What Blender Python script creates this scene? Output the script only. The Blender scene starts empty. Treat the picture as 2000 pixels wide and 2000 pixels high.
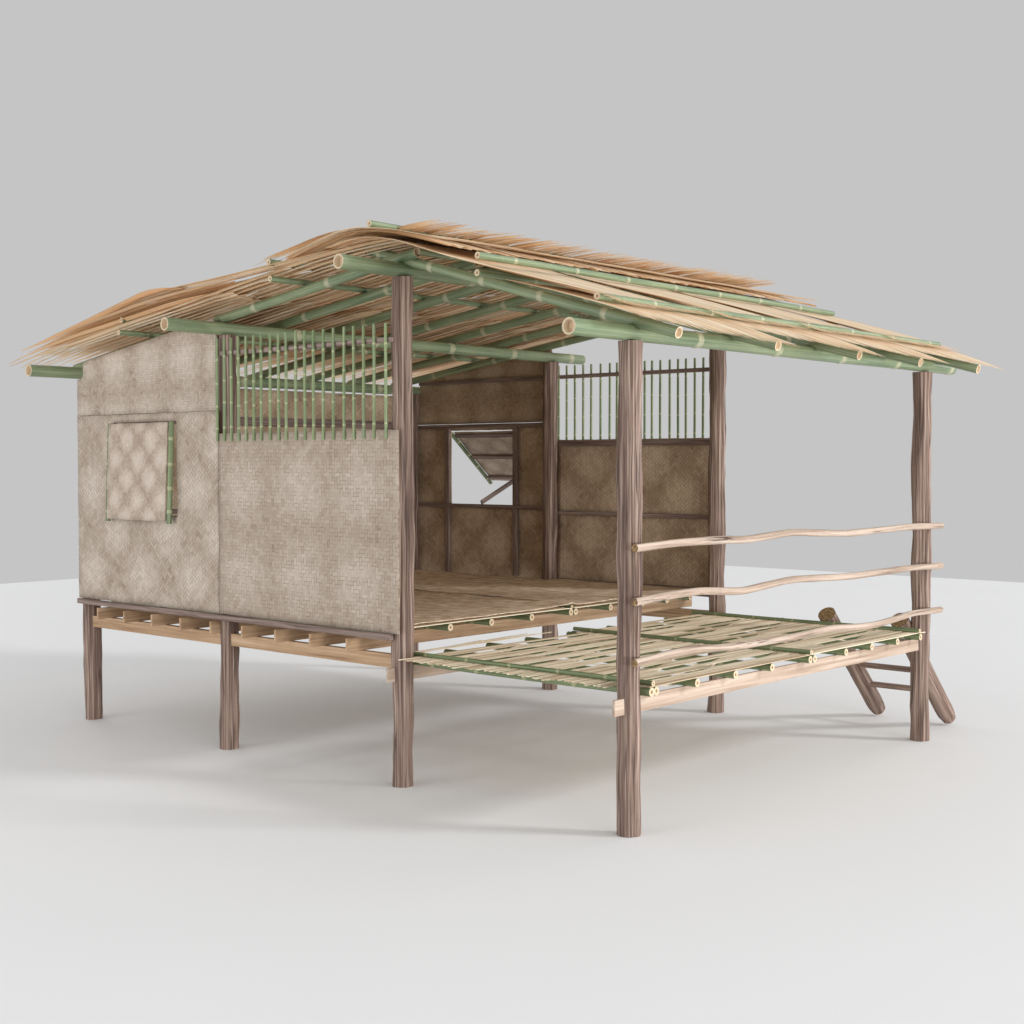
import bpy, math, random
from mathutils import Vector, Matrix, noise
random.seed(11)
PI = math.pi
sc = bpy.context.scene
COL = sc.collection

# ------------------------------------------------------------------ materials
class NT:
    def __init__(s, name):
        s.m = bpy.data.materials.new(name); s.m.use_nodes = True
        s.t = s.m.node_tree; s.b = s.t.nodes['Principled BSDF']
    def n(s, typ, **kw):
        nd = s.t.nodes.new(typ)
        for k, v in kw.items():
            setattr(nd, k, v)
        return nd
    def link(s, a, b): s.t.links.new(a, b)
    def put(s, sock, v):
        if isinstance(v, bpy.types.NodeSocket): s.link(v, sock)
        else: sock.default_value = v
    def math(s, op, a, b=0.0, c=None):
        nd = s.n('ShaderNodeMath', operation=op)
        s.put(nd.inputs[0], a); s.put(nd.inputs[1], b)
        if c is not None: s.put(nd.inputs[2], c)
        return nd.outputs[0]
    def attr(s, name, out='Vector'):
        return s.n('ShaderNodeAttribute', attribute_name=name).outputs[out]
    def scale(s, v, sc_):
        nd = s.n('ShaderNodeVectorMath', operation='MULTIPLY'); s.put(nd.inputs[0], v); nd.inputs[1].default_value = sc_
        return nd.outputs[0]
    def noise(s, v, scale=1, detail=4, rough=.55, dist=0):
        nd = s.n('ShaderNodeTexNoise'); s.put(nd.inputs['Vector'], v)
        nd.inputs['Scale'].default_value = scale; nd.inputs['Detail'].default_value = detail
        nd.inputs['Roughness'].default_value = rough; nd.inputs['Distortion'].default_value = dist
        return nd.outputs['Fac']
    def ramp(s, f, stops, interp='LINEAR'):
        nd = s.n('ShaderNodeValToRGB'); s.put(nd.inputs[0], f); cr = nd.color_ramp; cr.interpolation = interp
        while len(cr.elements) < len(stops): cr.elements.new(.5)
        for e, (p, c) in zip(cr.elements, stops):
            e.position = p; e.color = (c[0], c[1], c[2], 1) if not isinstance(c, (int, float)) else (c, c, c, 1)
        return nd.outputs[0]
    def mix(s, f, a, b, mode='MIX'):
        nd = s.n('ShaderNodeMix', data_type='RGBA', blend_type=mode)
        s.put(nd.inputs[0], f)
        for k, v in ((6, a), (7, b)):
            if isinstance(v, tuple): v = (v[0], v[1], v[2], 1)
            s.put(nd.inputs[k], v)
        return nd.outputs[2]
    def maprange(s, v, a, b, c=0., d=1., smooth=False):
        nd = s.n('ShaderNodeMapRange'); s.put(nd.inputs[0], v)
        if smooth: nd.interpolation_type = 'SMOOTHSTEP'
        for i, x in enumerate((a, b, c, d)): nd.inputs[i+1].default_value = x
        return nd.outputs[0]
    def sep(s, v):
        nd = s.n('ShaderNodeSeparateXYZ'); s.put(nd.inputs[0], v); return nd.outputs
    def comb(s, x, y, z=0.):
        nd = s.n('ShaderNodeCombineXYZ'); s.put(nd.inputs[0], x); s.put(nd.inputs[1], y); s.put(nd.inputs[2], z); return nd.outputs[0]
    def white(s, v):
        nd = s.n('ShaderNodeTexWhiteNoise', noise_dimensions='3D'); s.put(nd.inputs['Vector'], v); return nd.outputs['Value']
    def bump(s, h, strength=.4, dist=.004):
        nd = s.n('ShaderNodeBump'); s.put(nd.inputs['Height'], h)
        nd.inputs['Strength'].default_value = strength; nd.inputs['Distance'].default_value = dist
        s.link(nd.outputs[0], s.b.inputs['Normal'])
    def out(s, col, rough=.7, spec=.3):
        s.put(s.b.inputs['Base Color'], col if not isinstance(col, tuple) else (col[0], col[1], col[2], 1))
        s.put(s.b.inputs['Roughness'], rough)
        s.b.inputs['Specular IOR Level'].default_value = spec
        return s.m

def wood(name, stops, across=55, along=1.6, dark=None, crack=0.0, rough=.75, bump=.5, fine=260, bd=.005, lines=0, linec=(.05, .033, .028)):
    m = NT(name); g = m.attr('gc')
    a = m.noise(m.scale(g, (across, across, along)), 1, 5, .6, .4)
    f = m.noise(m.scale(g, (fine, fine, along*4)), 1, 3, .6)
    v = m.math('ADD', m.math('MULTIPLY', a, .72), m.math('MULTIPLY', f, .28))
    c = m.ramp(v, stops)
    big = m.noise(m.scale(g, (9, 9, .9)), 1, 2, .5)
    c = m.mix(m.maprange(big, .35, .7, 0, .5), c, dark or stops[0][1])
    h = v
    if lines:
        k1 = m.math('ABSOLUTE', m.math('SUBTRACT', m.noise(m.scale(g, (26, 26, .55)), 1, 2, .5, .2), .5))
        ln = m.maprange(k1, .0, .035, 1, 0, True)
        ln = m.math('MULTIPLY', ln, m.maprange(m.noise(m.scale(g, (19, 19, 1.3)), 1, 2), .42, .6, .15, 1))
        c = m.mix(m.math('MULTIPLY', ln, lines), c, linec); h = m.math('SUBTRACT', h, m.math('MULTIPLY', ln, .6))
    if crack:
        k = m.noise(m.scale(g, (38, 38, 2.2)), 1, 6, .7, 1.2)
        cm = m.maprange(k, .56, .64, 0, 1)
        gate = m.maprange(m.noise(m.scale(g, (7, 7, 1.7)), 1, 2), .5, .62)
        cm = m.math('MULTIPLY', m.math('MULTIPLY', cm, gate), crack)
        c = m.mix(cm, c, (.05, .03, .022)); h = m.math('SUBTRACT', v, cm)
    m.bump(h, bump, bd)
    return m.out(c, rough, .25)

M = {}
M['post'] = wood('post_wood', [(.38, (.06, .036, .028)), (.45, (.16, .104, .08)), (.51, (.27, .188, .15)), (.59, (.45, .345, .285))], across=64, along=.9, dark=(.17, .112, .095), bump=1.0, bd=.006, lines=.85)
M['rail'] = wood('dark_rail_wood', [(.38, (.13, .088, .074)), (.5, (.24, .175, .15)), (.6, (.35, .27, .235))], across=45, along=1.3, dark=(.15, .11, .095), bump=.6, lines=.6)
M['plank'] = wood('plank_wood', [(.38, (.29, .175, .10)), (.5, (.49, .33, .20)), (.60, (.60, .43, .285))], across=26, along=.8, dark=(.42, .27, .165), bump=.25)
M['porch_plank'] = wood('pale_plank_wood', [(.38, (.31, .215, .155)), (.5, (.47, .36, .28)), (.60, (.58, .465, .38))], across=26, along=.8, dark=(.40, .295, .225), bump=.25)
M['branch'] = wood('stripped_branch', [(.36, (.20, .135, .10)), (.45, (.40, .30, .235)), (.58, (.58, .475, .39))], across=34, along=1.0, dark=(.42, .32, .25), crack=.9, bump=.7)
M['log'] = wood('ladder_log', [(.38, (.09, .058, .046)), (.5, (.24, .16, .125)), (.6, (.40, .30, .245))], across=50, along=1.1, dark=(.21, .15, .125), bump=.8, lines=.7)
def _logend():
    m = NT('log_end_grain'); g = m.attr('gc')
    v = m.noise(m.scale(g, (60, 60, 60)), 1, 4)
    return m.out(m.ramp(v, [(.38, (.13, .085, .05)), (.52, (.27, .17, .085)), (.64, (.42, .30, .16))]), .9, .1)
M['log_end'] = _logend()

def bamboo(name, base, alt, nodec, rough=.36):
    m = NT(name); g = m.attr('gc'); nd = m.attr('nd', 'Fac')
    s = m.noise(m.scale(g, (90, 90, 1.2)), 1, 3, .6)
    b = m.noise(m.scale(g, (6, 6, 2.3)), 1, 3, .5)
    c = m.mix(m.maprange(b, .36, .66), base, alt)
    c = m.mix(m.maprange(s, .4, .68, 0, .38), c, (.46, .53, .34))
    nn = m.math('ADD', nd, m.math('MULTIPLY', m.math('SUBTRACT', m.noise(m.scale(g, (45, 45, 60)), 1, 3), .5), m.maprange(nd, 0, .3, 0, 1.1)))
    c = m.mix(m.maprange(nn, .3, .8, 0, .74, True), c, nodec)
    c = m.mix(m.maprange(nd, .93, 1.0, 0, .5), c, (.20, .19, .10))
    m.bump(m.noise(m.scale(g, (140, 140, 2)), 1, 2), .12, .002)
    return m.out(c, m.maprange(b, .3, .7, rough, rough+.14), .5)
M['bamboo'] = bamboo('bamboo_green', (.088, .135, .052), (.155, .20, .085), (.46, .46, .27))
M['bamboo_roof'] = bamboo('bamboo_roof_green', (.115, .172, .092), (.195, .240, .132), (.50, .48, .33), .38)
M['bamboo_thin'] = bamboo('bamboo_thin_green', (.140, .205, .088), (.215, .275, .12), (.52, .52, .29))
def _cut():
    m = NT('bamboo_cut_end'); g = m.attr('gc')
    v = m.noise(m.scale(g, (300, 300, 40)), 1, 2)
    return m.out(m.ramp(v, [(.35, (.52, .40, .26)), (.6, (.68, .57, .41))]), .7, .2)
M['cut'] = _cut()
def _inner():
    m = NT('bamboo_inside'); g = m.attr('gc')
    v = m.noise(m.scale(g, (120, 120, 10)), 1, 2)
    return m.out(m.ramp(v, [(.35, (.58, .43, .28)), (.65, (.72, .58, .41))]), .8, .1)
M['inner'] = _inner()

def weave(name, s, rot, tile, lo, mid, hi, blot=.40, dark=(.19, .125, .08), rough=.8, warp=.02):
    """2/2 twill of flat split-cane strips, gc = panel coordinates in metres"""
    m = NT(name); g = m.attr('gc')
    w = m.n('ShaderNodeTexNoise'); m.put(w.inputs['Vector'], g); w.inputs['Scale'].default_value = 9
    wv = m.n('ShaderNodeVectorMath', operation='MULTIPLY_ADD'); m.link(w.outputs['Color'], wv.inputs[0]); wv.inputs[1].default_value = (warp, warp, 0); m.link(g, wv.inputs[2])
    x, y, z = m.sep(wv.outputs[0])
    if rot:
        r = math.sqrt(.5)
        u = m.math('MULTIPLY', m.math('ADD', x, y), r); v = m.math('MULTIPLY', m.math('SUBTRACT', y, x), r)
    else: u, v = x, y
    U = m.math('DIVIDE', u, s); V = m.math('DIVIDE', v, s)
    i = m.math('FLOOR', U); j = m.math('FLOOR', V)
    fu = m.math('SUBTRACT', U, i); fv = m.math('SUBTRACT', V, j)
    d = m.math('SUBTRACT', i, j); q = m.math('FLOORED_MODULO', d, 4.)
    H = m.math('LESS_THAN', q, 2.)                       # 1: strip along u on top
    run = m.math('FLOOR', m.math('DIVIDE', d, 4.))
    run2 = m.math('FLOOR', m.math('DIVIDE', m.math('ADD', d, 2.), 4.))
    hh = m.white(m.comb(j, run, 3.)); hv = m.white(m.comb(i, run2, 17.))
    rnd = m.n('ShaderNodeMix', data_type='FLOAT'); m.link(H, rnd.inputs[0]); m.link(hv, rnd.inputs[2]); m.link(hh, rnd.inputs[3])
    strip = m.n('ShaderNodeMix', data_type='FLOAT'); m.link(H, strip.inputs[0])
    m.link(m.white(m.comb(i, 5., 1.)), strip.inputs[2]); m.link(m.white(m.comb(j, 9., 2.)), strip.inputs[3])
    ac = m.n('ShaderNodeMix', data_type='FLOAT'); m.link(H, ac.inputs[0]); m.link(fu, ac.inputs[2]); m.link(fv, ac.inputs[3])
    edge = m.math('MULTIPLY', m.math('ABSOLUTE', m.math('SUBTRACT', ac.outputs[0], .5)), 2.)
    # position along the floating run: 0..2
    qh = m.math('ADD', q, fu)
    qv = m.math('ADD', m.math('SUBTRACT', q, 2.), m.math('SUBTRACT', 1., fv))
    al = m.n('ShaderNodeMix', data_type='FLOAT'); m.link(H, al.inputs[0]); m.link(qv, al.inputs[2]); m.link(qh, al.inputs[3])
    end = m.math('ABSOLUTE', m.math('SUBTRACT', al.outputs[0], 1.))
    # fibres
    fh = m.noise(m.comb(m.math('MULTIPLY', u, 22), m.math('MULTIPLY', v, 420)), 1, 3)
    fvv = m.noise(m.comb(m.math('MULTIPLY', u, 420), m.math('MULTIPLY', v, 22)), 1, 3)
    fb = m.n('ShaderNodeMix', data_type='FLOAT'); m.link(H, fb.inputs[0]); m.link(fvv, fb.inputs[2]); m.link(fh, fb.inputs[3])
    # soft light/dark figure of each woven module
    a1 = m.math('ABSOLUTE', m.math('SUBTRACT', m.math('FLOORED_MODULO', m.math('DIVIDE', u, tile), 1.), .5))
    a2 = m.math('ABSOLUTE', m.math('SUBTRACT', m.math('FLOORED_MODULO', m.math('DIVIDE', v, tile), 1.), .5))
    rr = m.math('SQRT', m.math('ADD', m.math('MULTIPLY', a1, a1), m.math('MULTIPLY', a2, a2)))
    bl = m.maprange(rr, .08, .62, 1, 0, True)
    bn = m.noise(m.scale(g, (4.5, 4.5, 4.5)), 1, 4, .6)
    bl = m.math('ADD', m.math('MULTIPLY', bl, .6), m.math('MULTIPLY', bn, .55))
    val = m.math('ADD', m.math('MULTIPLY', bl, blot), m.math('MULTIPLY', fb.outputs[0], .46))
    val = m.math('SUBTRACT', val, .09)
    val = m.math('ADD', val, m.math('MULTIPLY', m.math('SUBTRACT', rnd.outputs[0], .5), .16))
    val = m.math('ADD', val, m.math('MULTIPLY', m.math('SUBTRACT', strip.outputs[0], .5), .06))
    c = m.ramp(val, [(.20, lo), (.46, mid), (.80, hi)])
    # stray darker and paler strips, more where the module is dark
    dk = m.math('MULTIPLY', m.maprange(rnd.outputs[0], .84, .95), m.maprange(bl, .3, .75, .8, .1))
    dk = m.math('MULTIPLY', dk, m.maprange(fb.outputs[0], .42, .6, .15, 1))
    c = m.mix(dk, c, dark)
    gap = m.math('MAXIMUM', m.maprange(edge, .82, 1., 0, 1), m.maprange(end, .86, 1., 0, .9))
    gs = m.math('MULTIPLY', gap, m.maprange(m.noise(m.scale(g, (14, 14, 14)), 1, 2), .40, .60, .15, .95))
    c = m.mix(gs, c, dark)
    h = m.math('SUBTRACT', m.math('MULTIPLY', fb.outputs[0], .3), m.math('ADD', m.math('MULTIPLY', edge, m.math('MULTIPLY', edge, .5)), m.math('MULTIPLY', end, .35)))
    m.bump(h, .45, .0025)
    return m.out(c, rough, .2)
LO, MID, HI = (.38, .312, .25), (.53, .455, .388), (.70, .645, .585)
M['weave_diag'] = weave('woven_cane_diagonal', .030, True, .52, LO, MID, HI)
M['weave_square'] = weave('woven_cane_square', .029, False, .66, LO, MID, HI, blot=.29)
M['weave_fine'] = weave('woven_cane_fine', .020, False, .5, LO, MID, HI)
M['weave_small'] = weave('woven_cane_shutter', .013, True, .235, (.38, .30, .235), (.56, .475, .40), (.70, .635, .565), blot=.46)
LO2, MID2, HI2 = (.36, .265, .18), (.55, .43, .31), (.70, .585, .46)
M['weave_diag_in'] = weave('woven_cane_brown_diagonal', .030, True, .52, LO2, MID2, HI2, dark=(.13, .075, .04))
M['weave_square_in'] = weave('woven_cane_brown_fine', .017, False, .5, LO2, MID2, HI2, dark=(.13, .075, .04))

def _mat():
    m = NT('floor_mat_fibre'); g = m.attr('gc')
    a = m.noise(m.scale(g, (2.2, 26, 1)), 1, 5, .65, .4)
    b = m.noise(m.scale(g, (60, 260, 1)), 1, 3)
    k = m.noise(m.scale(g, (9, 9, 1)), 1, 4)
    v = m.math('ADD', m.math('MULTIPLY', a, .45), m.math('ADD', m.math('MULTIPLY', b, .2), m.math('MULTIPLY', k, .35)))
    c = m.ramp(v, [(.40, (.40, .275, .18)), (.49, (.64, .49, .36)), (.58, (.84, .71, .57))])
    sp = m.maprange(m.noise(m.scale(g, (90, 90, 1)), 1, 2), .68, .74)
    c = m.mix(m.math('MULTIPLY', sp, m.maprange(k, .5, .62)), c, (.72, .62, .47))
    m.bump(m.math('ADD', v, k), .7, .008)
    return m.out(c, .85, .2)
M['mat'] = _mat()
def _lath():
    m = NT('split_bamboo_lath'); g = m.attr('gc'); r = m.attr('rnd', 'Fac')
    f = m.noise(m.scale(g, (160, 160, 2)), 1, 3)
    c = m.ramp(m.math('ADD', m.math('MULTIPLY', f, .5), m.math('MULTIPLY', r, .5)), [(.22, (.42, .30, .19)), (.42, (.66, .53, .37)), (.62, (.80, .69, .51)), (.8, (.88, .79, .63))])
    st = m.maprange(m.noise(m.scale(g, (5, 5, 1.3)), 1, 3), .56, .66, 0, .55)
    c = m.mix(st, c, (.40, .30, .20))
    m.bump(f, .2, .002)
    return m.out(c, .6, .3)
M['lath'] = _lath()
def thatch(name, shift=0):
    m = NT(name); g = m.attr('gc'); r = m.attr('rnd', 'Fac'); t = m.attr('tt', 'Fac')
    f = m.noise(m.scale(g, (330, 330, 1.1)), 1, 4, .6)
    b = m.noise(m.scale(g, (11, 11, 1.3)), 1, 3)
    v = m.math('ADD', m.math('MULTIPLY', f, .28), m.math('ADD', m.math('MULTIPLY', r, .52), m.math('MULTIPLY', b, .2)))
    c = m.ramp(v, [(.20, (.72, .47, .26)), (.36, (.90, .66, .42)), (.52, (.95, .77, .54)), (.72, (.97, .86, .67))])
    e = m.attr('nd', 'Fac')  # brown blade margins, painted to stand in for the dark gaps between blades
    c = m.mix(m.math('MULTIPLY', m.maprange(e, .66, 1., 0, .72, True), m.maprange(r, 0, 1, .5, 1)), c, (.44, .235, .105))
    tip = m.math('MAXIMUM', m.maprange(t, .90, 1.03, 0, .75), m.maprange(t, 0, .05, .25, 0))
    c = m.mix(tip, c, (.76, .42, .21))
    st = m.math('MULTIPLY', m.maprange(b, .54, .66, 0, .4), m.maprange(r, .35, .7))
    c = m.mix(st, c, (.66, .38, .18))
    m.bump(f, .35, .002)
    # thin dry leaves let a little light through
    m.out(c, .62, .25)
    tr = m.n('ShaderNodeBsdfTranslucent'); m.link(c, tr.inputs[0]); ms = m.n('ShaderNodeMixShader'); ms.inputs[0].default_value = .15
    m.link(m.b.outputs[0], ms.inputs[1]); m.link(tr.outputs[0], ms.inputs[2])
    m.link(ms.outputs[0], m.t.nodes['Material Output'].inputs['Surface'])
    return m.m
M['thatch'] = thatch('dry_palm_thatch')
def _ground():
    m = NT('studio_floor'); tc = m.n('ShaderNodeTexCoord')
    v = m.noise(tc.outputs['Object'], .6, 3)
    return m.out(m.ramp(v, [(.3, (.866, .869, .876)), (.7, (.876, .879, .886))]), .75, .25)
M['ground'] = _ground()

# ------------------------------------------------------------------ mesh builder
class MB:
    def __init__(s):
        s.v = []; s.f = []; s.g = []; s.nd = []; s.r = []; s.t = []; s.mi = []; s.sm = []
        s.off = Vector((random.uniform(-20, 20), random.uniform(-20, 20), random.uniform(-20, 20)))
    def vert(s, p, g, nd=0., r=.5, t=.5):
        s.v.append(tuple(p)); s.g.append(tuple(Vector(g) + s.off)); s.nd.append(nd); s.r.append(r); s.t.append(t)
        return len(s.v)-1
    def face(s, idx, mi=0, sm=True):
        s.f.append(idx); s.mi.append(mi); s.sm.append(sm)
    def build(s, name, mats, parent=None, label=None):
        me = bpy.data.meshes.new(name); me.from_pydata(s.v, [], s.f)
        if not isinstance(mats, (list, tuple)): mats = [mats]
        for m in mats: me.materials.append(m)
        me.polygons.foreach_set('material_index', s.mi); me.polygons.foreach_set('use_smooth', s.sm)
        a = me.attributes.new('gc', 'FLOAT_VECTOR', 'POINT'); a.data.foreach_set('vector', [c for p in s.g for c in p])
        for nm, arr in (('nd', s.nd), ('rnd', s.r), ('tt', s.t)):
            a = me.attributes.new(nm, 'FLOAT', 'POINT'); a.data.foreach_set('value', arr)
        me.update()
        o = bpy.data.objects.new(name, me); COL.objects.link(o)
        if parent: o.parent = parent
        if label: o['label'] = label
        return o

def frame(d):
    d = d.normalized(); a = Vector((0, 0, 1)) if abs(d.z) < .9 else Vector((1, 0, 0))
    u = d.cross(a).normalized(); return u, u.cross(d).normalized(), d

def tube(mb, pts, rad, seg=20, hollow=None, mi_end=1, mi_in=2, nd=None, wob=0, wf=1., ridge=0, endsolid=True, bev=0):
    """pts: list of Vector; rad: float or per-point; nd: per-point node value; wob: slow outline wobble, ridge: lengthwise ridges"""
    n = len(pts); rr = rad if isinstance(rad, list) else [rad]*n
    L = 0; rings = []; seed = random.uniform(0, 99)
    u, w, d = frame(pts[-1]-pts[0])
    for k, p in enumerate(pts):
        if k: L += (p-pts[k-1]).length
        ring = []
        for i in range(seg):
            a = 2*PI*i/seg; ca, sa = math.cos(a), math.sin(a); r = rr[k]
            if wob: r += wob*noise.noise(Vector((ca*.9+seed, sa*.9, L*wf)))+.35*wob*noise.noise(Vector((ca*1.6+seed, sa*1.6, L*wf*3.1)))
            if ridge: r += ridge*noise.noise(Vector((ca*4.5+seed, sa*4.5, L*.35)))
            ring.append(mb.vert(p+u*ca*r+w*sa*r, (ca*rr[k], sa*rr[k], L), nd[k] if nd else 0))
        rings.append(ring)
    for k in range(n-1):
        for i in range(seg):
            j = (i+1) % seg; mb.face((rings[k][i], rings[k][j], rings[k+1][j], rings[k+1][i]))
    for end in (0, 1):
        k = 0 if end == 0 else n-1; p = pts[k]; ring = rings[k]; dd = -d if end == 0 else d
        if hollow:
            outer = [mb.vert(mb.v[q], Vector(mb.g[q])-mb.off) for q in ring]
            inn = []; dep = []
            for i in range(seg):
                a = 2*PI*i/seg; q = u*math.cos(a)+w*math.sin(a); ri = rr[k]*hollow
                inn.append(mb.vert(p+q*ri-dd*.001, q*ri)); 
            in2 = [mb.vert(mb.v[q], Vector(mb.g[q])-mb.off) for q in inn]
            for i in range(seg):
                a = 2*PI*i/seg; q = u*math.cos(a)+w*math.sin(a); ri = rr[k]*hollow*.96
                dep.append(mb.vert(p+q*ri-dd*rr[k]*.8, q*ri+d*.05))
            for i in range(seg):
                j = (i+1) % seg
                f1 = (outer[i], outer[j], inn[j], inn[i]); f2 = (in2[i], in2[j], dep[j], dep[i])
                mb.face(f1 if end else f1[::-1], mi_end, False); mb.face(f2 if end else f2[::-1], mi_in)
            mb.face(tuple(dep) if end else tuple(dep[::-1]), mi_in, False)
        else:
            cap = [mb.vert(mb.v[q], Vector(mb.g[q])-mb.off) for q in ring]
            mb.face(tuple(cap) if end else tuple(cap[::-1]), mi_end, False)

def culm(name, p0, p1, r, parent, mat='bamboo', sp=.55, phase=None, hollow=.40, seg=20, taper=.96, bow=.004, first=None, label=None):
    """a length of bamboo between two points with swollen nodes"""
    p0, p1 = Vector(p0), Vector(p1); L = (p1-p0).length; d = (p1-p0)/L
    u, w, _ = frame(d); ph = phase if phase is not None else random.uniform(.15, sp)
    ns = []; s = first if first is not None else ph
    while s < L-.03: ns.append(s); s += sp*random.uniform(.93, 1.07)
    st = {0.: (1, 0), L: (taper, 0)}
    for q in ns:
        for o_, rf, nv in ((-1., 1., 0), (-.6, 1.01, .55), (-.22, 1.05, .85), (-.06, 1.085, .95), (0, 1.025, 1.), (.06, 1.08, .95), (.22, 1.03, .85), (.6, 1.0, .55), (1.05, 1., 0)):
            x = q+o_*r
            if 0.001 < x < L-.001: st[x] = (rf, nv)
    k = int(L/.25)
    for i in range(1, k):
        x = L*i/k
        if all(abs(x-y) > r*.7 for y in st): st[x] = (1, 0)
    xs = sorted(st); b1, b2 = random.uniform(0, 6), random.uniform(-1, 1)*bow
    pts = [p0+d*x+u*(b2*math.sin(PI*x/L))+w*(bow*.6*math.sin(b1+2.2*x)-bow*.6*math.sin(b1)) for x in xs]
    mb = MB()
    tube(mb, pts, [r*st[x][0]*(1+(taper-1)*x/L) for x in xs], seg, hollow=hollow, nd=[st[x][1] for x in xs])
    return mb.build(name, [M[mat], M['cut'], M['inner']], parent, label)

def box(mb, lo, hi, grain='x', bev=.003, M4=None):
    """bevelled box; gc length axis along grain"""
    lo, hi = Vector(lo), Vector(hi); c = (lo+hi)/2; h = (hi-lo)/2
    b = min(bev, min(h)*.45)
    perm = {'x': (1, 2, 0), 'y': (0, 2, 1), 'z': (0, 1, 2)}[grain]
    vs = {}
    def V(sx, sy, sz, ax):
        key = (sx, sy, sz, ax)
        if key in vs: return vs[key]
        s = (sx, sy, sz); l = Vector([s[i]*(h[i]-(0 if i == ax else b)) for i in range(3)]); p = c+l
        if M4 is not None: p = M4 @ p
        vs[key] = mb.vert(p, (l[perm[0]], l[perm[1]], l[perm[2]])); return vs[key]
    S = (-1, 1)
    for ax in range(3):
        a, b_ = [(1, 2), (2, 0), (0, 1)][ax]
        for s in S:
            q = []
            for (i, j) in ((-1, -1), (1, -1), (1, 1), (-1, 1)):
                t = [0, 0, 0]; t[ax] = s; t[a] = i; t[b_] = j; q.append(V(*t, ax))
            mb.face(tuple(q) if s > 0 else tuple(q[::-1]), 0, False)
    for ax in range(3):                     # edge strips parallel to ax
        a, b_ = [(1, 2), (2, 0), (0, 1)][ax]
        for i in S:
            for j in S:
                t0 = [0]*3; t0[ax] = -1; t0[a] = i; t0[b_] = j; t1 = t0[:]; t1[ax] = 1
                q = (V(*t0, a), V(*t1, a), V(*t1, b_), V(*t0, b_))
                mb.face(q if i*j < 0 else q[::-1], 0, False)
    for sx in S:
        for sy in S:
            for sz in S:
                q = (V(sx, sy, sz, 0), V(sx, sy, sz, 1), V(sx, sy, sz, 2))
                mb.face(q if sx*sy*sz > 0 else q[::-1], 0, False)

def boxobj(name, lo, hi, mat, parent, grain='x', bev=.003, M4=None, label=None):
    mb = MB(); box(mb, lo, hi, grain, bev, M4); return mb.build(name, M[mat] if isinstance(mat, str) else mat, parent, label)

def sheet(name, xs, zs, mask, pos, nrm, th, mats, parent, wave=.004, edge=.004, zmap=None, label=None):
    """thin woven panel on a grid: front and back skins joined round every edge and opening"""
    mb = MB(); F = {}; B = {}
    def near_edge(i, j): return not all(mask(a, b) for a in (i-1, i) for b in (j-1, j))
    def get(D, i, j, side):
        if (i, j) in D: return D[(i, j)]
        x = xs[i]; z = zs[j] if zmap is None else zmap(x, zs[j])
        q = Vector((x*2.3, z*2.3, .3*len(xs)))
        out = wave*noise.noise(q)+wave*.4*noise.noise(q*3.1)
        dx = dz = 0
        if near_edge(i, j): dx = edge*noise.noise(q*6+Vector((7, 0, 0))); dz = edge*noise.noise(q*6+Vector((0, 9, 0)))
        p = pos(x+dx, z+dz)+nrm*(out+side*th/2)
        D[(i, j)] = mb.vert(p, (x, z, 0)); return D[(i, j)]
    for i in range(len(xs)-1):
        for j in range(len(zs)-1):
            if not mask(i, j): continue
            a = [get(F, *k, 1) for k in ((i, j), (i+1, j), (i+1, j+1), (i, j+1))]
            b = [get(B, *k, -1) for k in ((i, j), (i+1, j), (i+1, j+1), (i, j+1))]
            mb.face(tuple(a), 0); mb.face(tuple(b[::-1]), 1)
            for (di, dj, k0, k1) in ((0, -1, 0, 1), (1, 0, 1, 2), (0, 1, 2, 3), (-1, 0, 3, 0)):
                if not mask(i+di, j+dj): mb.face((a[k0], b[k0], b[k1], a[k1]), 0, False)
    return mb.build(name, mats, parent, label)

def grid(a, b, step, extra=()):
    n = max(1, int(round((b-a)/step))); g = [a+(b-a)*i/n for i in range(n+1)]
    for e in extra:
        k = min(range(len(g)), key=lambda q: abs(g[q]-e)); g[k] = e
    return sorted(set(g))

def empty(name, loc, label, cat, group=None):
    o = bpy.data.objects.new(name, None); COL.objects.link(o); o.location = loc
    o['label'] = label; o['category'] = cat
    if group: o['group'] = group
    o.empty_display_size = .2
    return o

# ------------------------------------------------------------------ setting
gr = MB()
a = gr.vert((-17.8, -22, 0), (0, 0, 0)); b = gr.vert((19.8, -22, 0), (1, 0, 0)); c = gr.vert((19.8, 19.77, 0), (1, 1, 0)); d = gr.vert((-17.8, 19.77, 0), (0, 1, 0))
gr.face((a, b, c, d), 0, False)
g2 = gr.build('ground', M['ground']); g2['kind'] = 'structure'

house = empty('bamboo_house', (0, 0, 0), 'raised bamboo house with woven cane walls, palm thatch roof and open slatted porch', 'house')

# ------------------------------------------------------------------ posts
XP = (-4., -2., 0., 2.); HP = (3.05, 3.31, 3.60, 3.04)
def post(x, y, h):
    mb = MB(); n = int(h/.07)
    pts = []
    sx, sy = random.uniform(0, 50), random.uniform(0, 50)
    for k in range(n+1):
        z = h*k/n; f = min(1, z/.25)
        pts.append(Vector((0.004*f*noise.noise(Vector((sx, 0, z*1.6))), .004*f*noise.noise(Vector((0, sy, z*1.6))), z)))
    tube(mb, pts, .0745, 56, wob=.018, wf=2.7, ridge=.006, mi_end=0)
    # flatten the foot and the top
    o = mb.build('post', M['post'], house); o.location = (x, y, 0); return o
for x, h in zip(XP, HP):
    for y in (0, 4): post(x, y, h)

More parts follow.
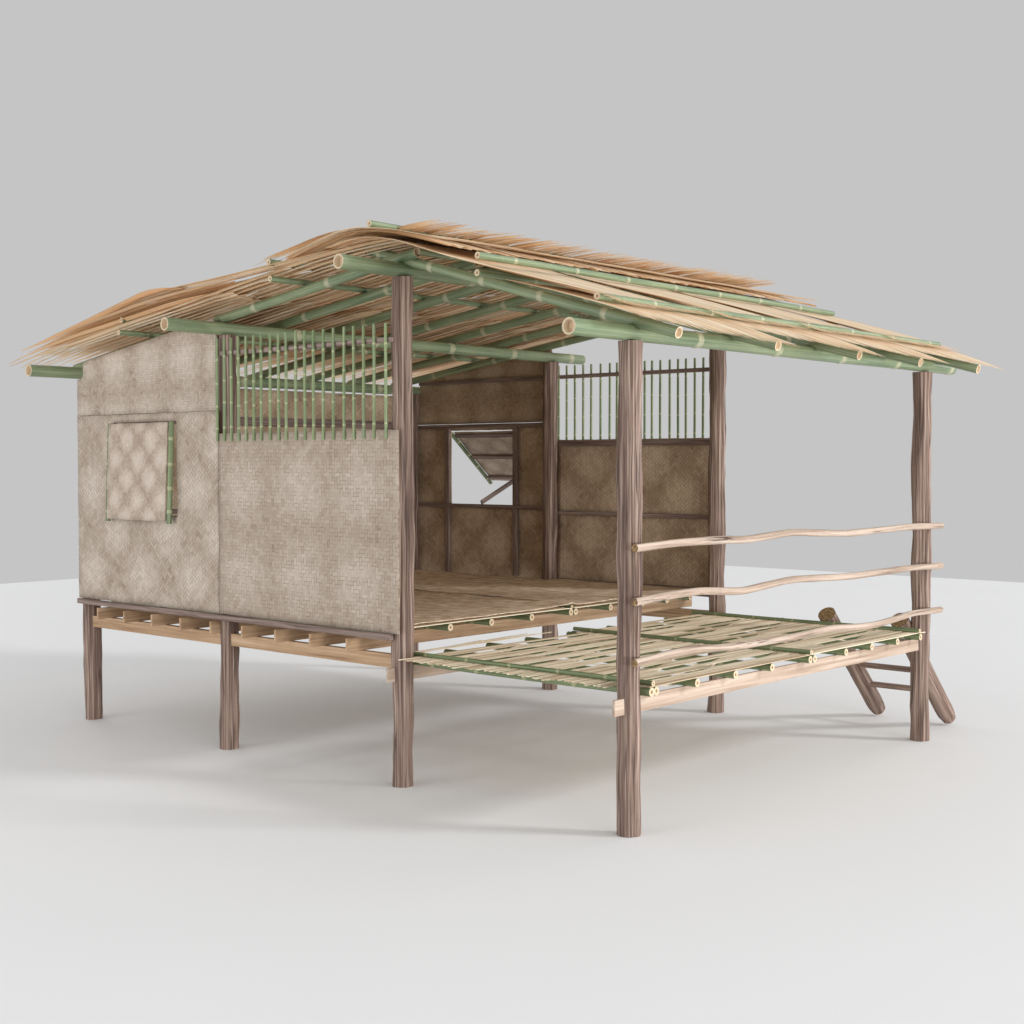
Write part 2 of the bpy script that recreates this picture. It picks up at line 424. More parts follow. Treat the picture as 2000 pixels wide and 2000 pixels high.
# ------------------------------------------------------------------ under-floor timber
for y in (0, 4):
    yc = y if y == 0 else 3.985
    boxobj('floor_beam', (-3.98, yc-.03, .833), (-2.02, yc+.02, .933), 'plank', house)
    boxobj('floor_beam', (-1.98, yc-.03, .835), (-.02, yc+.02, .933), 'plank', house)
for k in range(9):
    x = -.40-.404*k
    boxobj('joist', (x-.018, -.17, .9345), (x, 4.19 if k == 0 else 4.1, 1.033), 'plank', house, 'y', .0015)
boxobj('porch_beam', (-.018, -.145, .752), (.002, 3.96, .852), 'porch_plank', house, 'y', .0008)
boxobj('porch_beam', (2.0, -.17, .756), (2.02, 3.96, .855), 'porch_plank', house, 'y', .0008)
mbk = boxobj('sill_rail', (-4.04, -.125, 1.046), (-.004, -.088, 1.090), 'rail', house)
boxobj('sill_rail', (-4.04, 4.088, 1.046), (-.004, 4.125, 1.090), 'rail', house)

# house floor: round poles, laths, clamping poles
HY = (.20, .644, 1.103, 1.572, 2.085, 2.145, 2.61, 3.08, 3.45, 3.82)
for y in HY:
    for (xa, xb) in ((-.155, -2.02), (-2.06, -3.97)):
        culm('floor_pole', (xa+random.uniform(-.012, .012), y, 1.062), (xb, y, 1.062), .0275, house, sp=.42, seg=16)
for y in (2.118,):
    culm('clamp_pole', (-.180, y, 1.100), (-3.9, y, 1.096), .016, house, sp=.42, seg=14)
def laths(name, xs, ys, z0, rp, y0, y1, weave_on, ends=.09, wd=.021, th=.006, skip=0., clampz=None):
    mb = MB()
    for n, x in enumerate(xs):
        if random.random() < skip: continue
        a0 = y0+random.uniform(-ends, ends*.3); a1 = y1+random.uniform(-ends*.3, ends)
        if x > 1.9: a0 = max(a0, .085); a1 = min(a1, 3.915)
        w = wd*random.uniform(.8, 1.12); r = random.random(); ph = random.uniform(-.5, .5)
        key = [(a0, z0+rp+th*.6+random.uniform(-.004, .004))]
        for j, y in enumerate(ys):
            over = True
            if weave_on and 0 < j < len(ys)-1: over = weave_on(n, j)
            key.append((y, z0+(rp+th*.6+random.uniform(0, .0025) if over else -rp-th*.6)))
        key.append((a1, z0+rp+th*.6+random.uniform(-.006, .004)))
        key.sort()
        x0 = x+random.uniform(-.004, .004); sk = random.uniform(-.006, .006)
        rows = []; N = 40
        for k in range(N+1):
            y = a0+(a1-a0)*k/N
            for q in range(len(key)-1):
                if key[q][0] <= y <= key[q+1][0]+1e-6: break
            (ya, za), (yb, zb) = key[q], key[q+1]
            f = (y-ya)/(yb-ya) if yb > ya else 0; f = min(1, max(0, f)); f = f*f*(3-2*f)
            z = za+(zb-za)*f; xc = x0+sk*(k/N-.5)*2
            rows.append([mb.vert((xc+sx*w/2, y, z+sz*th/2), (sx*w/2, sz*th/2, y), r=r) for sx, sz in ((-1, -1), (1, -1), (1, 1), (-1, 1))])
        for k in range(N):
            for i in range(4):
                j = (i+1) % 4; mb.face((rows[k][j], rows[k][i], rows[k+1][i], rows[k+1][j]), 0, False)
        mb.face(tuple(rows[0]), 0, False); mb.face(tuple(rows[-1][::-1]), 0, False)
    return mb.build(name, M['lath'], house)
laths('lath_screen', [-.172-.0415*k for k in range(45)], HY[:5], 1.062, .0275, .17, 2.09, None, .02)
laths('lath_screen', [-.172-.0415*k for k in range(45)], HY[5:], 1.062, .0275, 2.14, 3.88, None, .02)
laths('lath_screen', [-2.09-.0415*k for k in range(45)], HY[:5], 1.062, .0275, .17, 2.09, None, .02)
laths('lath_screen', [-2.09-.0415*k for k in range(45)], HY[5:], 1.062, .0275, 2.14, 3.88, None, .02)

# porch floor
PY = (.157, .591, 1.055, 1.510, 2.033, 2.089, 2.563, 2.97, 3.40, 3.794)
culm('porch_pole', (2.10, .100, .883), (-.06, .100, .883), .029, house, sp=.42, seg=18)
for y in PY:
    culm('porch_pole', (2.10+random.uniform(-.008, .008), y, .883), (-.15, y, .883), .0275, house, sp=.42, seg=18)
for y, xb in ((.128, -.02), (2.061, -.11), (3.80, -.13)):
    culm('clamp_pole', (2.09, y, .932), (xb, y, .932), .0175, house, sp=.42, seg=16)
random.seed(23)
def wv1(n, j):
    return not ((n//2+j*3) % 5 == 0 and n < 55)
def wv2(n, j):
    return not ((n//2+j*2) % 6 == 1 and n < 57)
laths('lath_screen', [.05+.0345*k for k in range(60)], PY[:5], .883, .0275, -.07, 2.05, wv1, .05, wd=.0185)
laths('lath_screen', [-.03+.0345*k for k in range(62)], PY[5:], .883, .0275, 2.02, 3.98, wv2, .06, wd=.0185)
mbx = MB()
for k in range(9):   # loose splints by the house side
    y0 = .25+random.uniform(-.1, .15); x0 = -.02-random.uniform(0, .12); L = random.uniform(.7, 1.5)
    dirv = Vector((random.uniform(-.10, .05), 1, random.uniform(.0, .02))).normalized()
    r = random.random(); w = .006
    q = [mbx.vert(Vector((x0, y0, .918+.002*k))+dirv*(L*t)+Vector((sx*w, 0, sz*.002)), (sx*w, sz*.002, L*t), r=r) for t in (0, 1) for sx, sz in ((-1, -1), (1, -1), (1, 1), (-1, 1))]
    for i in range(4):
        j = (i+1) % 4; mbx.face((q[j], q[i], q[4+i], q[4+j]), 0, False)
    mbx.face(tuple(q[:4]), 0, False); mbx.face(tuple(q[4:][::-1]), 0, False)
mbx.build('loose_splints', M['lath'], house)

# handrails
def handrail(z, offs, seed):
    random.seed(seed); mb = MB(); pts = []; rad = []
    N = 60
    for k in range(N+1):
        y = -.09+4.23*k/N
        for q in range(len(offs)-1):
            if offs[q][0] <= y <= offs[q+1][0]+1e-6: break
        (ya, za), (yb, zb) = offs[q], offs[q+1]; f = min(1, max(0, (y-ya)/(yb-ya)))
        pts.append(Vector((2.106+.008*noise.noise(Vector((seed, y*1.3, 0))), y, za+(zb-za)*f)))
        rad.append(.0252+.0025*noise.noise(Vector((y*2, seed, 3))))
    # soften the bends
    for _ in range(2): pts = [pts[0]]+[(pts[i-1]+pts[i]*2+pts[i+1])/4 for i in range(1, N)]+[pts[-1]]
    tube(mb, pts, rad, 20, wob=.0016, wf=4, ridge=.001, mi_end=1)
    mb.build('handrail', [M['branch'], M['log_end']], house)
handrail(1.78, [(-.1, 1.78), (.343, 1.796), (.93, 1.793), (1.151, 1.78), (1.727, 1.811), (2.1, 1.793), (2.537, 1.771), (3.0, 1.778), (3.62, 1.786), (4.15, 1.776)], 3)
handrail(1.45, [(-.1, 1.453), (.238, 1.471), (.596, 1.476), (.815, 1.46), (1.113, 1.438), (1.712, 1.479), (2.1, 1.466), (2.543, 1.45), (3.0, 1.452), (3.627, 1.456), (4.15, 1.446)], 7)
handrail(1.08, [(-.1, 1.082), (.291, 1.103), (.554, 1.107), (.818, 1.087), (1.178, 1.075), (1.757, 1.068), (2.1, 1.08), (2.348, 1.085), (2.7, 1.06), (2.994, 1.051), (3.3, 1.066), (3.648, 1.09), (4.15, 1.079)], 12)

# ------------------------------------------------------------------ walls
random.seed(5)
BARS = [-1.989, -1.898, -1.808, -1.719, -1.621, -1.529, -1.436, -1.327, -1.229, -1.14, -1.025, -.925, -.824, -.714, -.606, -.487, -.385, -.28, -.171, -.051]
BARS_FAR = [-1.978, -1.876, -1.768, -1.661, -1.56, -1.44, -1.326, -1.24, -1.155, -1.07, -.99, -.905, -.816, -.719, -.61, -.514, -.424, -.327, -.23, -.13]
def side_wall(s):
    """s=-1: wall beside the camera (outer face seen); s=+1: far wall (inner face seen)"""
    yw = -.093 if s < 0 else 4.093
    n = Vector((0, s, 0))
    pos = lambda x, z: Vector((x, yw, z))
    # sheet() front skin lies on the +nrm side; flip winding by mirroring order for s<0
    nrm = Vector((0, -1, 0)) if s < 0 else Vector((0, -1, 0))
    def mats(w, wi): return [M[w], M[wi]] if s < 0 else [M[wi], M[w]]
    hole = (-3.475, -2.556, 1.852, 2.640)
    xs = grid(-4.045, -1.998, .06, hole[:2]); zs = grid(1.095 if s < 0 else 1.05, 2.708, .06, hole[2:])
    def mask(i, j):
        if i < 0 or j < 0 or i >= len(xs)-1 or j >= len(zs)-1: return False
        cx, cz = (xs[i]+xs[i+1])/2, (zs[j]+zs[j+1])/2
        return not (hole[0] < cx < hole[1] and hole[2] < cz < hole[3])
    wa = sheet('wall_panel', xs, zs, mask, pos, nrm, .009, mats('weave_diag', 'weave_diag_in'), house)
    # upper panel, cut to the roof and round the two roof beams
    xs2 = grid(-4.045, -2.02, .06, (-3.94, -2.062)); zs2 = [0, .12, .25, .4, .55, .68, .8, .9, 1.]
    def top(x): return 3.735+.14*x
    def zmap(x, t):
        hi = top(x)
        if x < -3.9405: hi = 3.035
        if x > -2.06: hi = 3.30
        return 2.712+(hi-2.712)*t
    def mask2(i, j): return 0 <= i < len(xs2)-1 and 0 <= j < len(zs2)-1
    wb = sheet('wall_panel', xs2, zs2, mask2, pos, nrm, .009, mats('weave_fine', 'weave_square_in'), house, edge=.002, zmap=zmap)
    mbc = MB(); 
    # lower half panel of the second bay
    x1 = .063 if s < 0 else .0
    xs3 = grid(-1.988, x1+.0, .06); zs3 = grid(1.095 if s < 0 else 1.05, 2.527, .06)
    yw3 = yw-.004 if s < 0 else yw
    wc = sheet('wall_panel', xs3, zs3, lambda i, j: 0 <= i < len(xs3)-1 and 0 <= j < len(zs3)-1, lambda x, z: Vector((x, yw3, z)), nrm, .009,
               mats('weave_square', 'weave_diag_in'), house)
    # inner rails and studs
    y0, y1 = (-.080, -.046) if s < 0 else (4.046, 4.080)
    def rail(p, x0, x1, z0, z1, ya=y0, yb=y1): boxobj('wall_rail', (x0, ya, z0), (x1, yb, z1), 'rail', p, 'x', .002)
    rail(wa, -3.93, -2.07, 2.664, 2.702); rail(wa, -3.93, -2.07, 1.815, 1.856)
    for xa, xb in ((-3.54, -3.476), (-2.555, -2.49)):
        boxobj('wall_stud', (xa, y0+.003, 1.857), (xb, y1-.003, 2.663), 'rail', wa, 'z', .002)
        boxobj('wall_stud', (xa, y0+.003, 1.12), (xb, y1-.003, 1.814), 'rail', wa, 'z', .002)
    rail(wb, -3.93, -2.07, 3.140, 3.178)
    if s < 0:
        rail(wc, -1.93, -.07, 2.462, 2.52); rail(wc, -1.93, -.07, 1.775, 1.812)
    else:
        rail(wc, -1.93, -.07, 2.462, 2.52); rail(wc, -1.93, -.07, 1.775, 1.812)
        rail(wc, -1.93, -.07, 1.10, 1.13)
    # bar grille
    yb = -.110 if s < 0 else 4.110
    gr_ = boxobj('window_grille', (-2.0, -.095, 3.141) if s < 0 else (-1.93, 4.06, 3.141), (.0, -.076, 3.178) if s < 0 else (-.07, 4.095, 3.178), 'rail', house, 'x', .002)
    for x in (BARS if s < 0 else BARS_FAR):
        xx = x
        culm('bar', (xx+random.uniform(-.003, .003), yb, 2.466), (xx, yb, 3.275), .0118, gr_, 'bamboo_thin', sp=.185, first=.105+random.uniform(-.006, .006), seg=12, taper=.97, bow=.0015, hollow=.4)
    return wa, wb, wc, gr_
WL = side_wall(-1)
WR = side_wall(1)
# back wall between the two far posts
xsb = grid(-.03, 4.04, .07); zsb = grid(1.10, 3.028, .07)
wbk = sheet('wall_panel', xsb, zsb, lambda i, j: 0 <= i < len(xsb)-1 and 0 <= j < len(zsb)-1, lambda a_, z: Vector((-4.10, a_, z)), Vector((1, 0, 0)), .009, [M['weave_diag_in'], M['weave_diag']], house)
for z0, z1 in ((2.66, 2.745), (1.815, 1.856)):
    boxobj('wall_rail', (-4.09, .08, z0), (-4.055, 3.92, z1), 'rail', wbk, 'y', .002)

# shutters ------------------------------------------------------------
def shutter(s, ang):
    """hinged along its top edge; local frame: x along wall, n outward, hanging down"""
    hinge = Vector((0, -.104 if s < 0 else 4.112, 2.628 if s < 0 else 2.602)); nout = Vector((0, s, 0))
    dn = Vector((0, s*math.sin(ang), -math.cos(ang))); no = Vector((0, s*math.cos(ang), math.sin(ang)))
    xa, xb = -3.50, -2.57; L = .815
    P = lambda x, t, o_: Vector((x, 0, 0))+hinge+dn*t+no*o_
    xs = grid(xa+.02, xb-.055 if s < 0 else xb-.02, .05); ts = grid(0, L, .05)
    pos = lambda x, t: P(x, L-t, .034)
    nrm = no if s < 0 else -no
    mm = [M['weave_small'], M['weave_small']]
    if s > 0: nrm = -no
    sh = sheet('shutter', xs, ts, lambda i, j: 0 <= i < len(xs)-1 and 0 <= j < len(ts)-1, pos, nrm, .008, mm, house, wave=.006,
               label='closed woven window shutter' if s < 0 else 'propped open window shutter')
    for x in (xa+.005, xb-.028) if s < 0 else (xa, xb):
        culm('shutter_pole', P(x, -.005, .012), P(x, L+.02, .012), .022, sh, 'bamboo', sp=.20, seg=18, taper=1., bow=.0, first=.14)
    for t in (.02, .37, .72):
        a0 = P(xa+.05, t, .036); mb = MB()
        R = Matrix.Translation(Vector((0, hinge.y, hinge.z))) @ Matrix(((1, 0, 0, 0), (0, no.y, -dn.y, 0), (0, no.z, -dn.z, 0), (0, 0, 0, 1)))
        box(mb, (xa+.03, .008, -t-.05), (xb-.05, .029, -t), 'x', .002, R)
        mb.build('batten', M['rail'], sh)
    return sh
shL = shutter(-1, math.radians(2.2))
shR = shutter(1, math.radians(49.5))
mb = MB()
pa, pb = Vector((-3.035, 4.095, 1.872)), Vector((-3.03, 4.69, 2.135)); dd = (pb-pa).normalized(); ux = Vector((1, 0, 0)); uz = ux.cross(dd)
L_ = (pb-pa).length; R = Matrix.Translation(pa) @ Matrix(((ux.x, dd.x, uz.x, 0), (ux.y, dd.y, uz.y, 0), (ux.z, dd.z, uz.z, 0), (0, 0, 0, 1)))
box(mb, (-.012, 0, -.022), (.012, L_, .022), 'y', .002, R); mb.build('shutter_prop', M['rail'], shR)

# ------------------------------------------------------------------ roof frame
random.seed(8)
BZ = (3.09, 3.36, 3.65, 3.09); 
for x, z, y1 in zip(XP, BZ, (4.11, 4.51, 4.52, 4.54)):
    culm('roof_beam', (x, -.592, z), (x, y1, z), .0515, house, 'bamboo_roof', sp=.92, first=1.29, seg=28, bow=.003, hollow=.76)
for i, y in enumerate((0., .60, 1.25, 1.945, 2.633, 3.29, 3.93)):
    x0 = .16; x1 = -4.22; f = lambda x: 3.735+.14*x
    culm('rafter', (x0, y, f(x0)), (x1, y, f(x1)), .0385, house, 'bamboo_roof', sp=.93, first=(x0+.765)*1.01, seg=24, bow=.002, hollow=.76)
for i, (y, xe) in enumerate(((.03, 2.34), (1.07, 2.395), (2.16, 2.40), (3.13, 2.395), (4.14, 2.41))):
    x0 = -.40; f = lambda x: 3.722-.2775*x
    culm('rafter', (xe, y, f(xe)), (x0, y, f(x0)), .0365, house, 'bamboo_roof', sp=.535, first=.57, seg=24, bow=.002, hollow=.76)
for x, z, y0 in ((-1.05, 3.648, -.33), (-3.04, 3.376, -.32), (.16, 3.765, .0), (1.01, 3.512, -.31)):
    culm('purlin', (x, y0, z), (x, 4.35, z), .0225, house, 'bamboo_roof', sp=.62, seg=18, bow=.003)
for x, z, y0, y1, dz in ((0.0, 3.937, -.31, 4.3, -.02), (1.005, 3.625, -.30, 4.30, -.012), (1.985, 3.288, -.31, 4.32, 0), (-1.09, 3.775, -.31, 4.3, 0), (-3.0, 3.475, -.32, 4.3, 0)):
    culm('hold_down_pole', (x, y0, z), (x, y1, z+dz), .0235, house, 'bamboo_roof', sp=.62, seg=18, bow=.004)

# ------------------------------------------------------------------ thatch
def prof(cp):
    def f(t):
        n = len(cp)-1; q = min(n-1e-6, max(0, t*n)); k = int(q); u = q-k
        p0 = cp[max(0, k-1)]; p1 = cp[k]; p2 = cp[k+1]; p3 = cp[min(n, k+2)]
        return tuple(.5*((2*p1[i])+(-p0[i]+p2[i])*u+(2*p0[i]-5*p1[i]+4*p2[i]-p3[i])*u*u+(-p0[i]+3*p1[i]-3*p2[i]+p3[i])*u*u*u) for i in (0, 1))
    return f
def arc(cp, n=24):
    """resample control points to equal arc length"""
    f = prof(cp); P = [f(i/200) for i in range(201)]; S = [0]
    for a_, b_ in zip(P, P[1:]): S.append(S[-1]+math.dist(a_, b_))
    T = S[-1]
    def g(t):
        s = min(.99999, max(0, t))*T; lo = 0; hi = 200
        while hi-lo > 1:
            m_ = (lo+hi)//2
            if S[m_] <= s: lo = m_
            else: hi = m_
        u = (s-S[lo])/max(1e-9, S[hi]-S[lo]); return (P[lo][0]+(P[hi][0]-P[lo][0])*u, P[lo][1]+(P[hi][1]-P[lo][1])*u)
    return g, T
def tier(cp, ya, yb, spacing, width, step=.045, lift=0., ragged=.12, jz=.012, wavey=.02, taper=.3, layers=1, start_rag=.05, bunch=0., seed=0, rise=0, cuts=None, louver=None, far=0, endt=None, eb=1., nar=0., tidy=1.):
    """rows of long tapering leaf blades laid side by side; cuts = where one bundle overlaps the next"""
    g, T = arc(cp)
    cuts = cuts or [ya, ya+(yb-ya)*.27, ya+(yb-ya)*.53, ya+(yb-ya)*.78, yb]
    for a_, b_ in zip(cuts, cuts[1:]):
        mb = MB(); n = int((b_-a_)/spacing*layers)
        fan = random.uniform(-.02, .05); amp = random.uniform(.7, 1.3)
        for k in range(n):
            fr = (k+.5)/n; y = a_+(b_-a_)*fr+random.uniform(-.4, .4)*spacing*tidy
            r = random.random(); w = width*random.uniform(.65, 1.15)
            t0 = random.uniform(0, start_rag); t1 = 1-abs(random.gauss(0, ragged))-(.04*noise.noise(Vector((y*3, seed, 1))) if bunch else 0)
            if endt: t1 = endt(fr, y)-abs(random.gauss(0, ragged))
            t1 = max(.5, t1)
            dz = random.uniform(-jz, jz); roll = random.uniform(-.3, .3) if louver is None else louver+random.uniform(-.07, .07)
            dy = random.gauss(0, .012)*tidy+fan*(fr-.5)
            up = random.random()*rise
            N = 15; rows = []
            for i in range(N+1):
                q = i/N; t = t0+(t1-t0)*q; x, z = g(t)
                lf = lift*max(0, 1-fr/.2)**1.2*t*t*amp+far*min(1, max(0, y/.9))*math.sin(PI*min(1, t*1.1))
                ww = wavey*noise.noise(Vector((y*1.1, t*2.2+seed, 4)))+wavey*.45*noise.noise(Vector((y*4, t*4+seed, 9)))
                zz = z+dz*(.3+.7*t)+lf+ww*t+up*t*t
                yy = y+dy*t+.010*tidy*noise.noise(Vector((y*25, t*2, seed)))+.02*noise.noise(Vector((y*1.5, t*2.4, seed+3)))*t
                tw = w*(1 if q < 1-taper else max(.03, (1-q)/taper)**.62)/2
                tw *= 1-nar*q
                if q < .08: tw *= .5+q/.16
                rl = roll+(.25 if louver is None else .08)*noise.noise(Vector((y*30, t*1.5, seed)))
                c_, s_ = math.cos(rl), math.sin(rl)
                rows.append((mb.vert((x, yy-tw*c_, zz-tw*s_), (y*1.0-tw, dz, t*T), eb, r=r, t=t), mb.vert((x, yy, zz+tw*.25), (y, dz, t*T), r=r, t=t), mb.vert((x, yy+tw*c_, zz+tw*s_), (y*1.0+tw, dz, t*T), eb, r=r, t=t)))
            for i in range(N):
                a0, m0, b0 = rows[i]; a1, m1, b1 = rows[i+1]
                mb.face((a0, a1, m1, m0)); mb.face((m0, m1, b1, b0))
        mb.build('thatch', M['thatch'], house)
random.seed(31)
Y0, Y1 = -.34, 4.42
RC = [Y0, .82, 2.18, 3.35, Y1]
# inner skins seen from below
tier([(.22, 3.81), (-.4, 3.775), (-1.05, 3.690), (-1.7, 3.60), (-2.3, 3.54)], Y0, Y1, .080, .080, nar=.36, tidy=.25, jz=.0015, wavey=.012, ragged=.05, seed=1, layers=1.0, louver=.06)
tier([(-.85, 3.72), (-1.5, 3.64), (-2.1, 3.552), (-2.7, 3.475), (-3.4, 3.42)], Y0, Y1, .080, .080, nar=.36, tidy=.25, jz=.002, wavey=.014, ragged=.06, seed=2, layers=1.0, louver=.06)
tier([(-2.3, 3.52), (-3.0, 3.425), (-3.6, 3.345), (-4.2, 3.265), (-4.83, 3.175)], Y0-.02, Y1, .080, .080, nar=.36, tidy=.25, jz=.004, wavey=.02, ragged=.08, seed=3, layers=1.0, louver=.06)
# left slope, outer tiers
tier([(-.25, 3.80), (-.7, 3.772), (-1.2, 3.742), (-1.9, 3.700), (-2.54, 3.655), (-3.0, 3.585), (-3.4, 3.49)], Y0, Y1, .072, .082, jz=.022, wavey=.05, tidy=.45, nar=.25, ragged=.045, seed=4, layers=1.8, taper=.4, bunch=1)
tier([(-1.5, 3.68), (-2.2, 3.63), (-2.8, 3.56), (-3.4, 3.47), (-4.0, 3.37), (-4.5, 3.28)], Y0, Y1, .072, .082, jz=.030, wavey=.05, tidy=.45, nar=.25, ragged=.045, seed=5, layers=1.5, taper=.4, bunch=1)
tier([(-2.1, 3.665), (-2.54, 3.672), (-2.8, 3.63), (-3.36, 3.52), (-3.84, 3.435), (-4.18, 3.365), (-4.62, 3.275)], Y0, Y1, .072, .082, jz=.016, wavey=.045, tidy=.45, nar=.25, ragged=.045, seed=6, layers=1.4, taper=.4, bunch=1)
tier([(-1.6, 3.60), (-2.3, 3.56), (-3.0, 3.47), (-3.7, 3.38), (-4.3, 3.29), (-4.9, 3.175)], Y0, Y1, .072, .082, jz=.03, wavey=.05, tidy=.45, nar=.25, ragged=.045, seed=16, layers=1.4, taper=.4, bunch=1)
# right slope
tier([(2.96, 2.90), (2.7, 2.99), (2.4, 3.105), (2.1, 3.215), (1.7, 3.335), (1.25, 3.45)][::-1], Y0, Y1, .024, .031, jz=.004, wavey=.011, ragged=.035, lift=.034, eb=.62, seed=7, layers=3.4, cuts=[Y0, .98, 2.2, 3.3, Y1], louver=.0, endt=lambda fr, y: (2.32+.33*fr-.025*y-1.25)/1.71)
tier([(-.45, 3.80), (-.1, 3.845), (.24, 3.800), (.6, 3.685), (.9, 3.590), (1.35, 3.462), (1.8, 3.335), (2.2, 3.215)], Y0, Y1, .024, .031, jz=.004, wavey=.011, ragged=.05, lift=.036, eb=.62, far=.018, seed=8, layers=3.4, louver=.0, cuts=[Y0, .75, 2.0, 3.25, Y1], start_rag=.06)
# ridge cap laid over both slopes
tier([(.80, 3.70), (.5, 3.785), (.2, 3.86), (-.1, 3.905), (-.35, 3.905), (-.6, 3.88), (-.95, 3.83), (-1.32, 3.775)], Y0, Y1, .056, .066, jz=.016, wavey=.045, ragged=.06, seed=9, layers=2.0, taper=.4, start_rag=.03)
tier([(-.9, 3.78), (-.5, 3.87), (-.15, 3.915), (.2, 3.875), (.5, 3.815), (.82, 3.745)], Y0, Y1+.05, .016, .022, jz=.006, wavey=.014, ragged=.05, eb=.7, seed=10, layers=2.2, louver=.0, start_rag=.03)
tier([(-.7, 3.80), (-.4, 3.87), (-.15, 3.915), (.1, 3.935), (.28, 3.935), (.45, 3.93)], Y0+.3, Y1, .04, .036, jz=.014, wavey=.01, ragged=.10, taper=.5, seed=13, layers=4, start_rag=.05, rise=.018)

# ------------------------------------------------------------------ mats on the floor
random.seed(3)
def floor_mat(x0, x1, y0, y1, label, seed):
    mb = MB(); nx = ny = 56; T = {}; Bt = {}
    for i in range(nx+1):
        for j in range(ny+1):
            u, v = i/nx, j/ny; x = x0+(x1-x0)*u; y = y0+(y1-y0)*v
            e = min(u, 1-u, v, 1-v); q = Vector((x*2.5, y*2.5, seed))
            ef = max(0, 1-e*14)
            z = 1.103+(.009 if x1 > -1 else 0)+(.005 if y0 > 1 else 0)+.016*max(0, 1-abs(y-2.118)/.06)+.006*noise.noise(q)+.004*noise.noise(q*3)+ef*(.012*max(0, noise.noise(Vector((x*3.2, y*3.2, seed+5))))+.003)
            dx = .012*ef*noise.noise(Vector((x*4, y*4, seed+9))); dy = .012*ef*noise.noise(Vector((x*4, y*4, seed+19)))
            T[i, j] = mb.vert((x+dx, y+dy, z+.003), (x, y, 0)); Bt[i, j] = mb.vert((x+dx, y+dy, z-.003), (x, y, 0))
    for i in range(nx):
        for j in range(ny):
            mb.face((T[i, j], T[i+1, j], T[i+1, j+1], T[i, j+1])); mb.face((Bt[i, j+1], Bt[i+1, j+1], Bt[i+1, j], Bt[i, j]))
    for i in range(nx):
        mb.face((T[i, 0], Bt[i, 0], Bt[i+1, 0], T[i+1, 0])); mb.face((T[i+1, ny], Bt[i+1, ny], Bt[i, ny], T[i, ny]))
    for j in range(ny):
        mb.face((T[0, j+1], Bt[0, j+1], Bt[0, j], T[0, j])); mb.face((T[nx, j], Bt[nx, j], Bt[nx, j+1], T[nx, j+1]))
    o = mb.build('floor_mat', M['mat']); o['label'] = label; o['category'] = 'floor mat'; o['group'] = 'woven mats on the house floor'
    return o
floor_mat(-2.04, -.165, .09, 2.115, 'wrinkled brown mat at the open front edge of the room, nearest the bar grille wall', 1)
floor_mat(-2.04, -.175, 2.119, 4.0, 'wrinkled brown mat at the open front edge of the room, beside the far wall', 2)
floor_mat(-3.93, -2.03, .09, 2.118, 'brown mat in the rear corner of the room behind the closed shutter wall', 3)
floor_mat(-3.93, -2.03, 2.119, 4.0, 'brown mat in the rear corner of the room below the propped open window', 4)

# ------------------------------------------------------------------ ladder
lad = empty('ladder', (1.535, 4.82, 0), 'short ladder of two thick logs with flat rungs leaning against the porch edge', 'ladder')
def leg(x, ext):
    mb = MB(); p0 = Vector((x, 4.845, .05)); p1 = Vector((x, 3.88, 1.0+ext)); n = 18
    u = p1-p0
    pts = [p0+u*(k/n) for k in range(n+1)]
    rr = [.076]*(n+1); rr[0] = .060; rr[1] = .073
    tube(mb, pts, rr, 26, wob=.006, wf=3, ridge=.004, mi_end=1)
    for i, v in enumerate(mb.v):
        if v[2] < .0: mb.v[i] = (v[0], v[1], 0.0)
    o = mb.build('leg', [M['log'], M['log_end']], lad); o.location = -lad.location; return o
leg(1.20, 0); leg(1.87, .0)
for z in (.51, .315):
    y = 4.845-(z-.035)*(.965/.965)
    mb = MB(); box(mb, (1.235, y-.03, z-.012), (1.835, y+.035, z+.030), 'x', .003)
    o = mb.build('rung', M['log'], lad); o.location = -lad.location

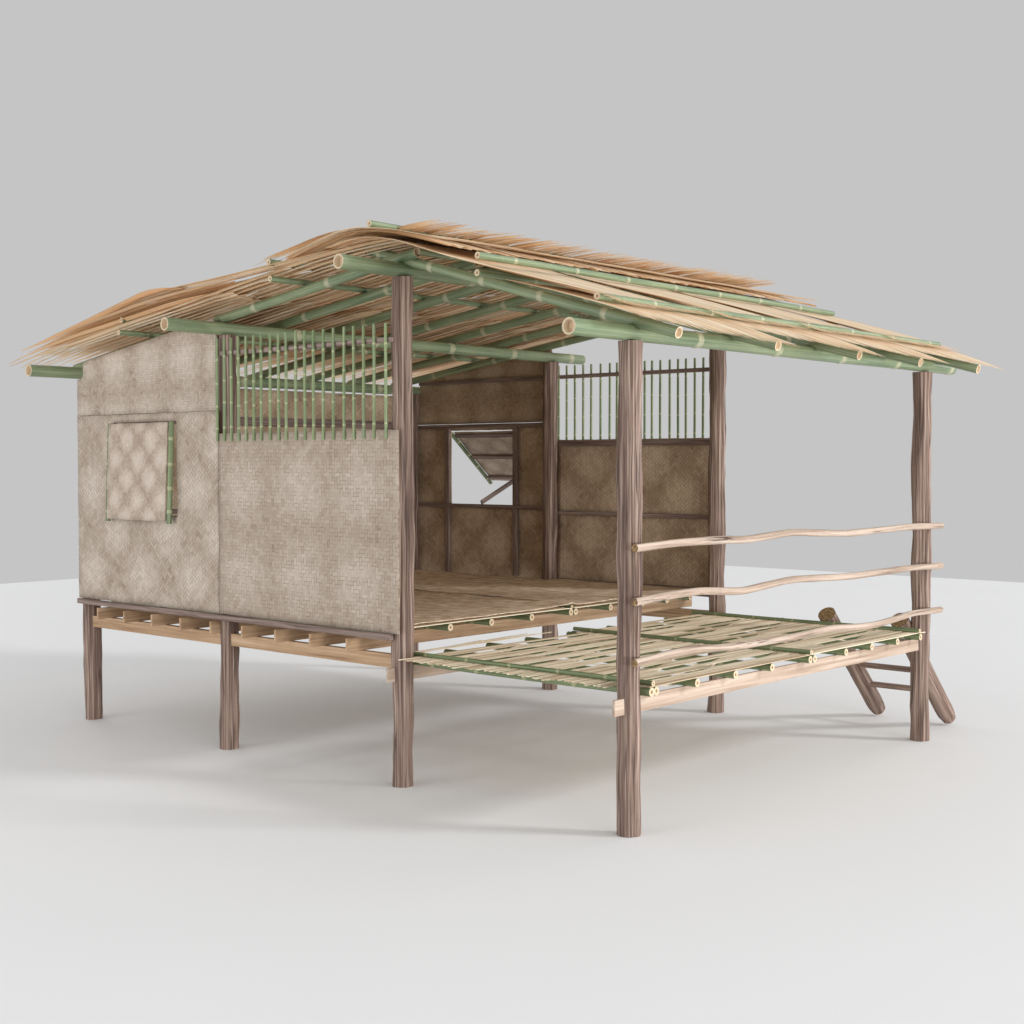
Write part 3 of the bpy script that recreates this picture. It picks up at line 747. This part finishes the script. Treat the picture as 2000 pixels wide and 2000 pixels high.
# ------------------------------------------------------------------ light, world, camera
w = bpy.data.worlds.new('World'); sc.world = w; w.use_nodes = True
bg = w.node_tree.nodes['Background']; bg.inputs[0].default_value = (.558, .558, .558, 1); bg.inputs[1].default_value = 1.0
def area(name, loc, target, size, power, col=(1, 1, 1)):
    l = bpy.data.lights.new(name, 'AREA'); l.shape = 'SQUARE'; l.size = size; l.energy = power; l.color = col
    o = bpy.data.objects.new(name, l); COL.objects.link(o); o.location = loc
    d_ = Vector(target)-Vector(loc); o.rotation_euler = d_.to_track_quat('-Z', 'Y').to_euler(); return o
C0 = Vector((-1, 2, 1.5))
el = math.radians(28); az = math.radians(29); D = 60
area('key_light', C0+Vector((math.cos(az)*math.cos(el), math.sin(az)*math.cos(el), math.sin(el)))*D, C0, 9.5, 13200, (1, 1, 1))
def strip(name, az, D, z, w_, h_, power):  # wide fill lamps, added to lift the walls, room and under-house shade
    o = area(name, (C0.x+math.cos(math.radians(az))*D, C0.y+math.sin(math.radians(az))*D, z), (C0.x, C0.y, 1.2), w_, power)
    o.data.shape = 'RECTANGLE'; o.data.size = w_; o.data.size_y = h_
strip('added_front_fill', -22, 60, 15, 32, 10, 5600)
strip('added_side_fill', -100, 60, 15, 32, 10, 4800)
strip('added_rear_fill', 78, 60, 13, 32, 10, 5200)
strip('added_left_fill', 170, 60, 13, 32, 10, 6200)
def low(name, loc, target, w_, h_, power):  # unseen low lamps, added to brighten thatch underside and walls, not the floor
    o = area(name, loc, target, w_, power); o.data.shape = 'RECTANGLE'; o.data.size = w_; o.data.size_y = h_
low('added_low_front_fill', (15, 1.5, .7), (-1, 2, 3.3), 6, 1.2, 1250)
low('added_low_side_fill', (-3.5, -11.5, .6), (-2, 0, 3.2), 6, 1.0, 340)

cam = bpy.data.cameras.new('Camera'); co = bpy.data.objects.new('Camera', cam); COL.objects.link(co); sc.camera = co
cam.sensor_width = 36; cam.lens = 2769.2123*36/2000; cam.clip_end = 200
q = (7.2292, -6.9778, 2.2993, 2.2968, -.035)
yaw, pit = 2.296753, -.034970
fw = Vector((math.cos(yaw)*math.cos(pit), math.sin(yaw)*math.cos(pit), math.sin(pit)))
rt = Vector((math.sin(yaw), -math.cos(yaw), 0)); up = rt.cross(fw)
co.matrix_world = Matrix(((rt.x, up.x, -fw.x, 7.229162), (rt.y, up.y, -fw.y, -6.977777), (rt.z, up.z, -fw.z, 2.299347), (0, 0, 0, 1)))
sc.render.engine = 'CYCLES'
sc.view_settings.view_transform = 'Standard'; sc.view_settings.look = 'None'; sc.view_settings.gamma = 1; sc.view_settings.exposure = 0
sc.view_settings.use_curve_mapping = False
sc.cycles.max_bounces = 10; sc.cycles.diffuse_bounces = 5
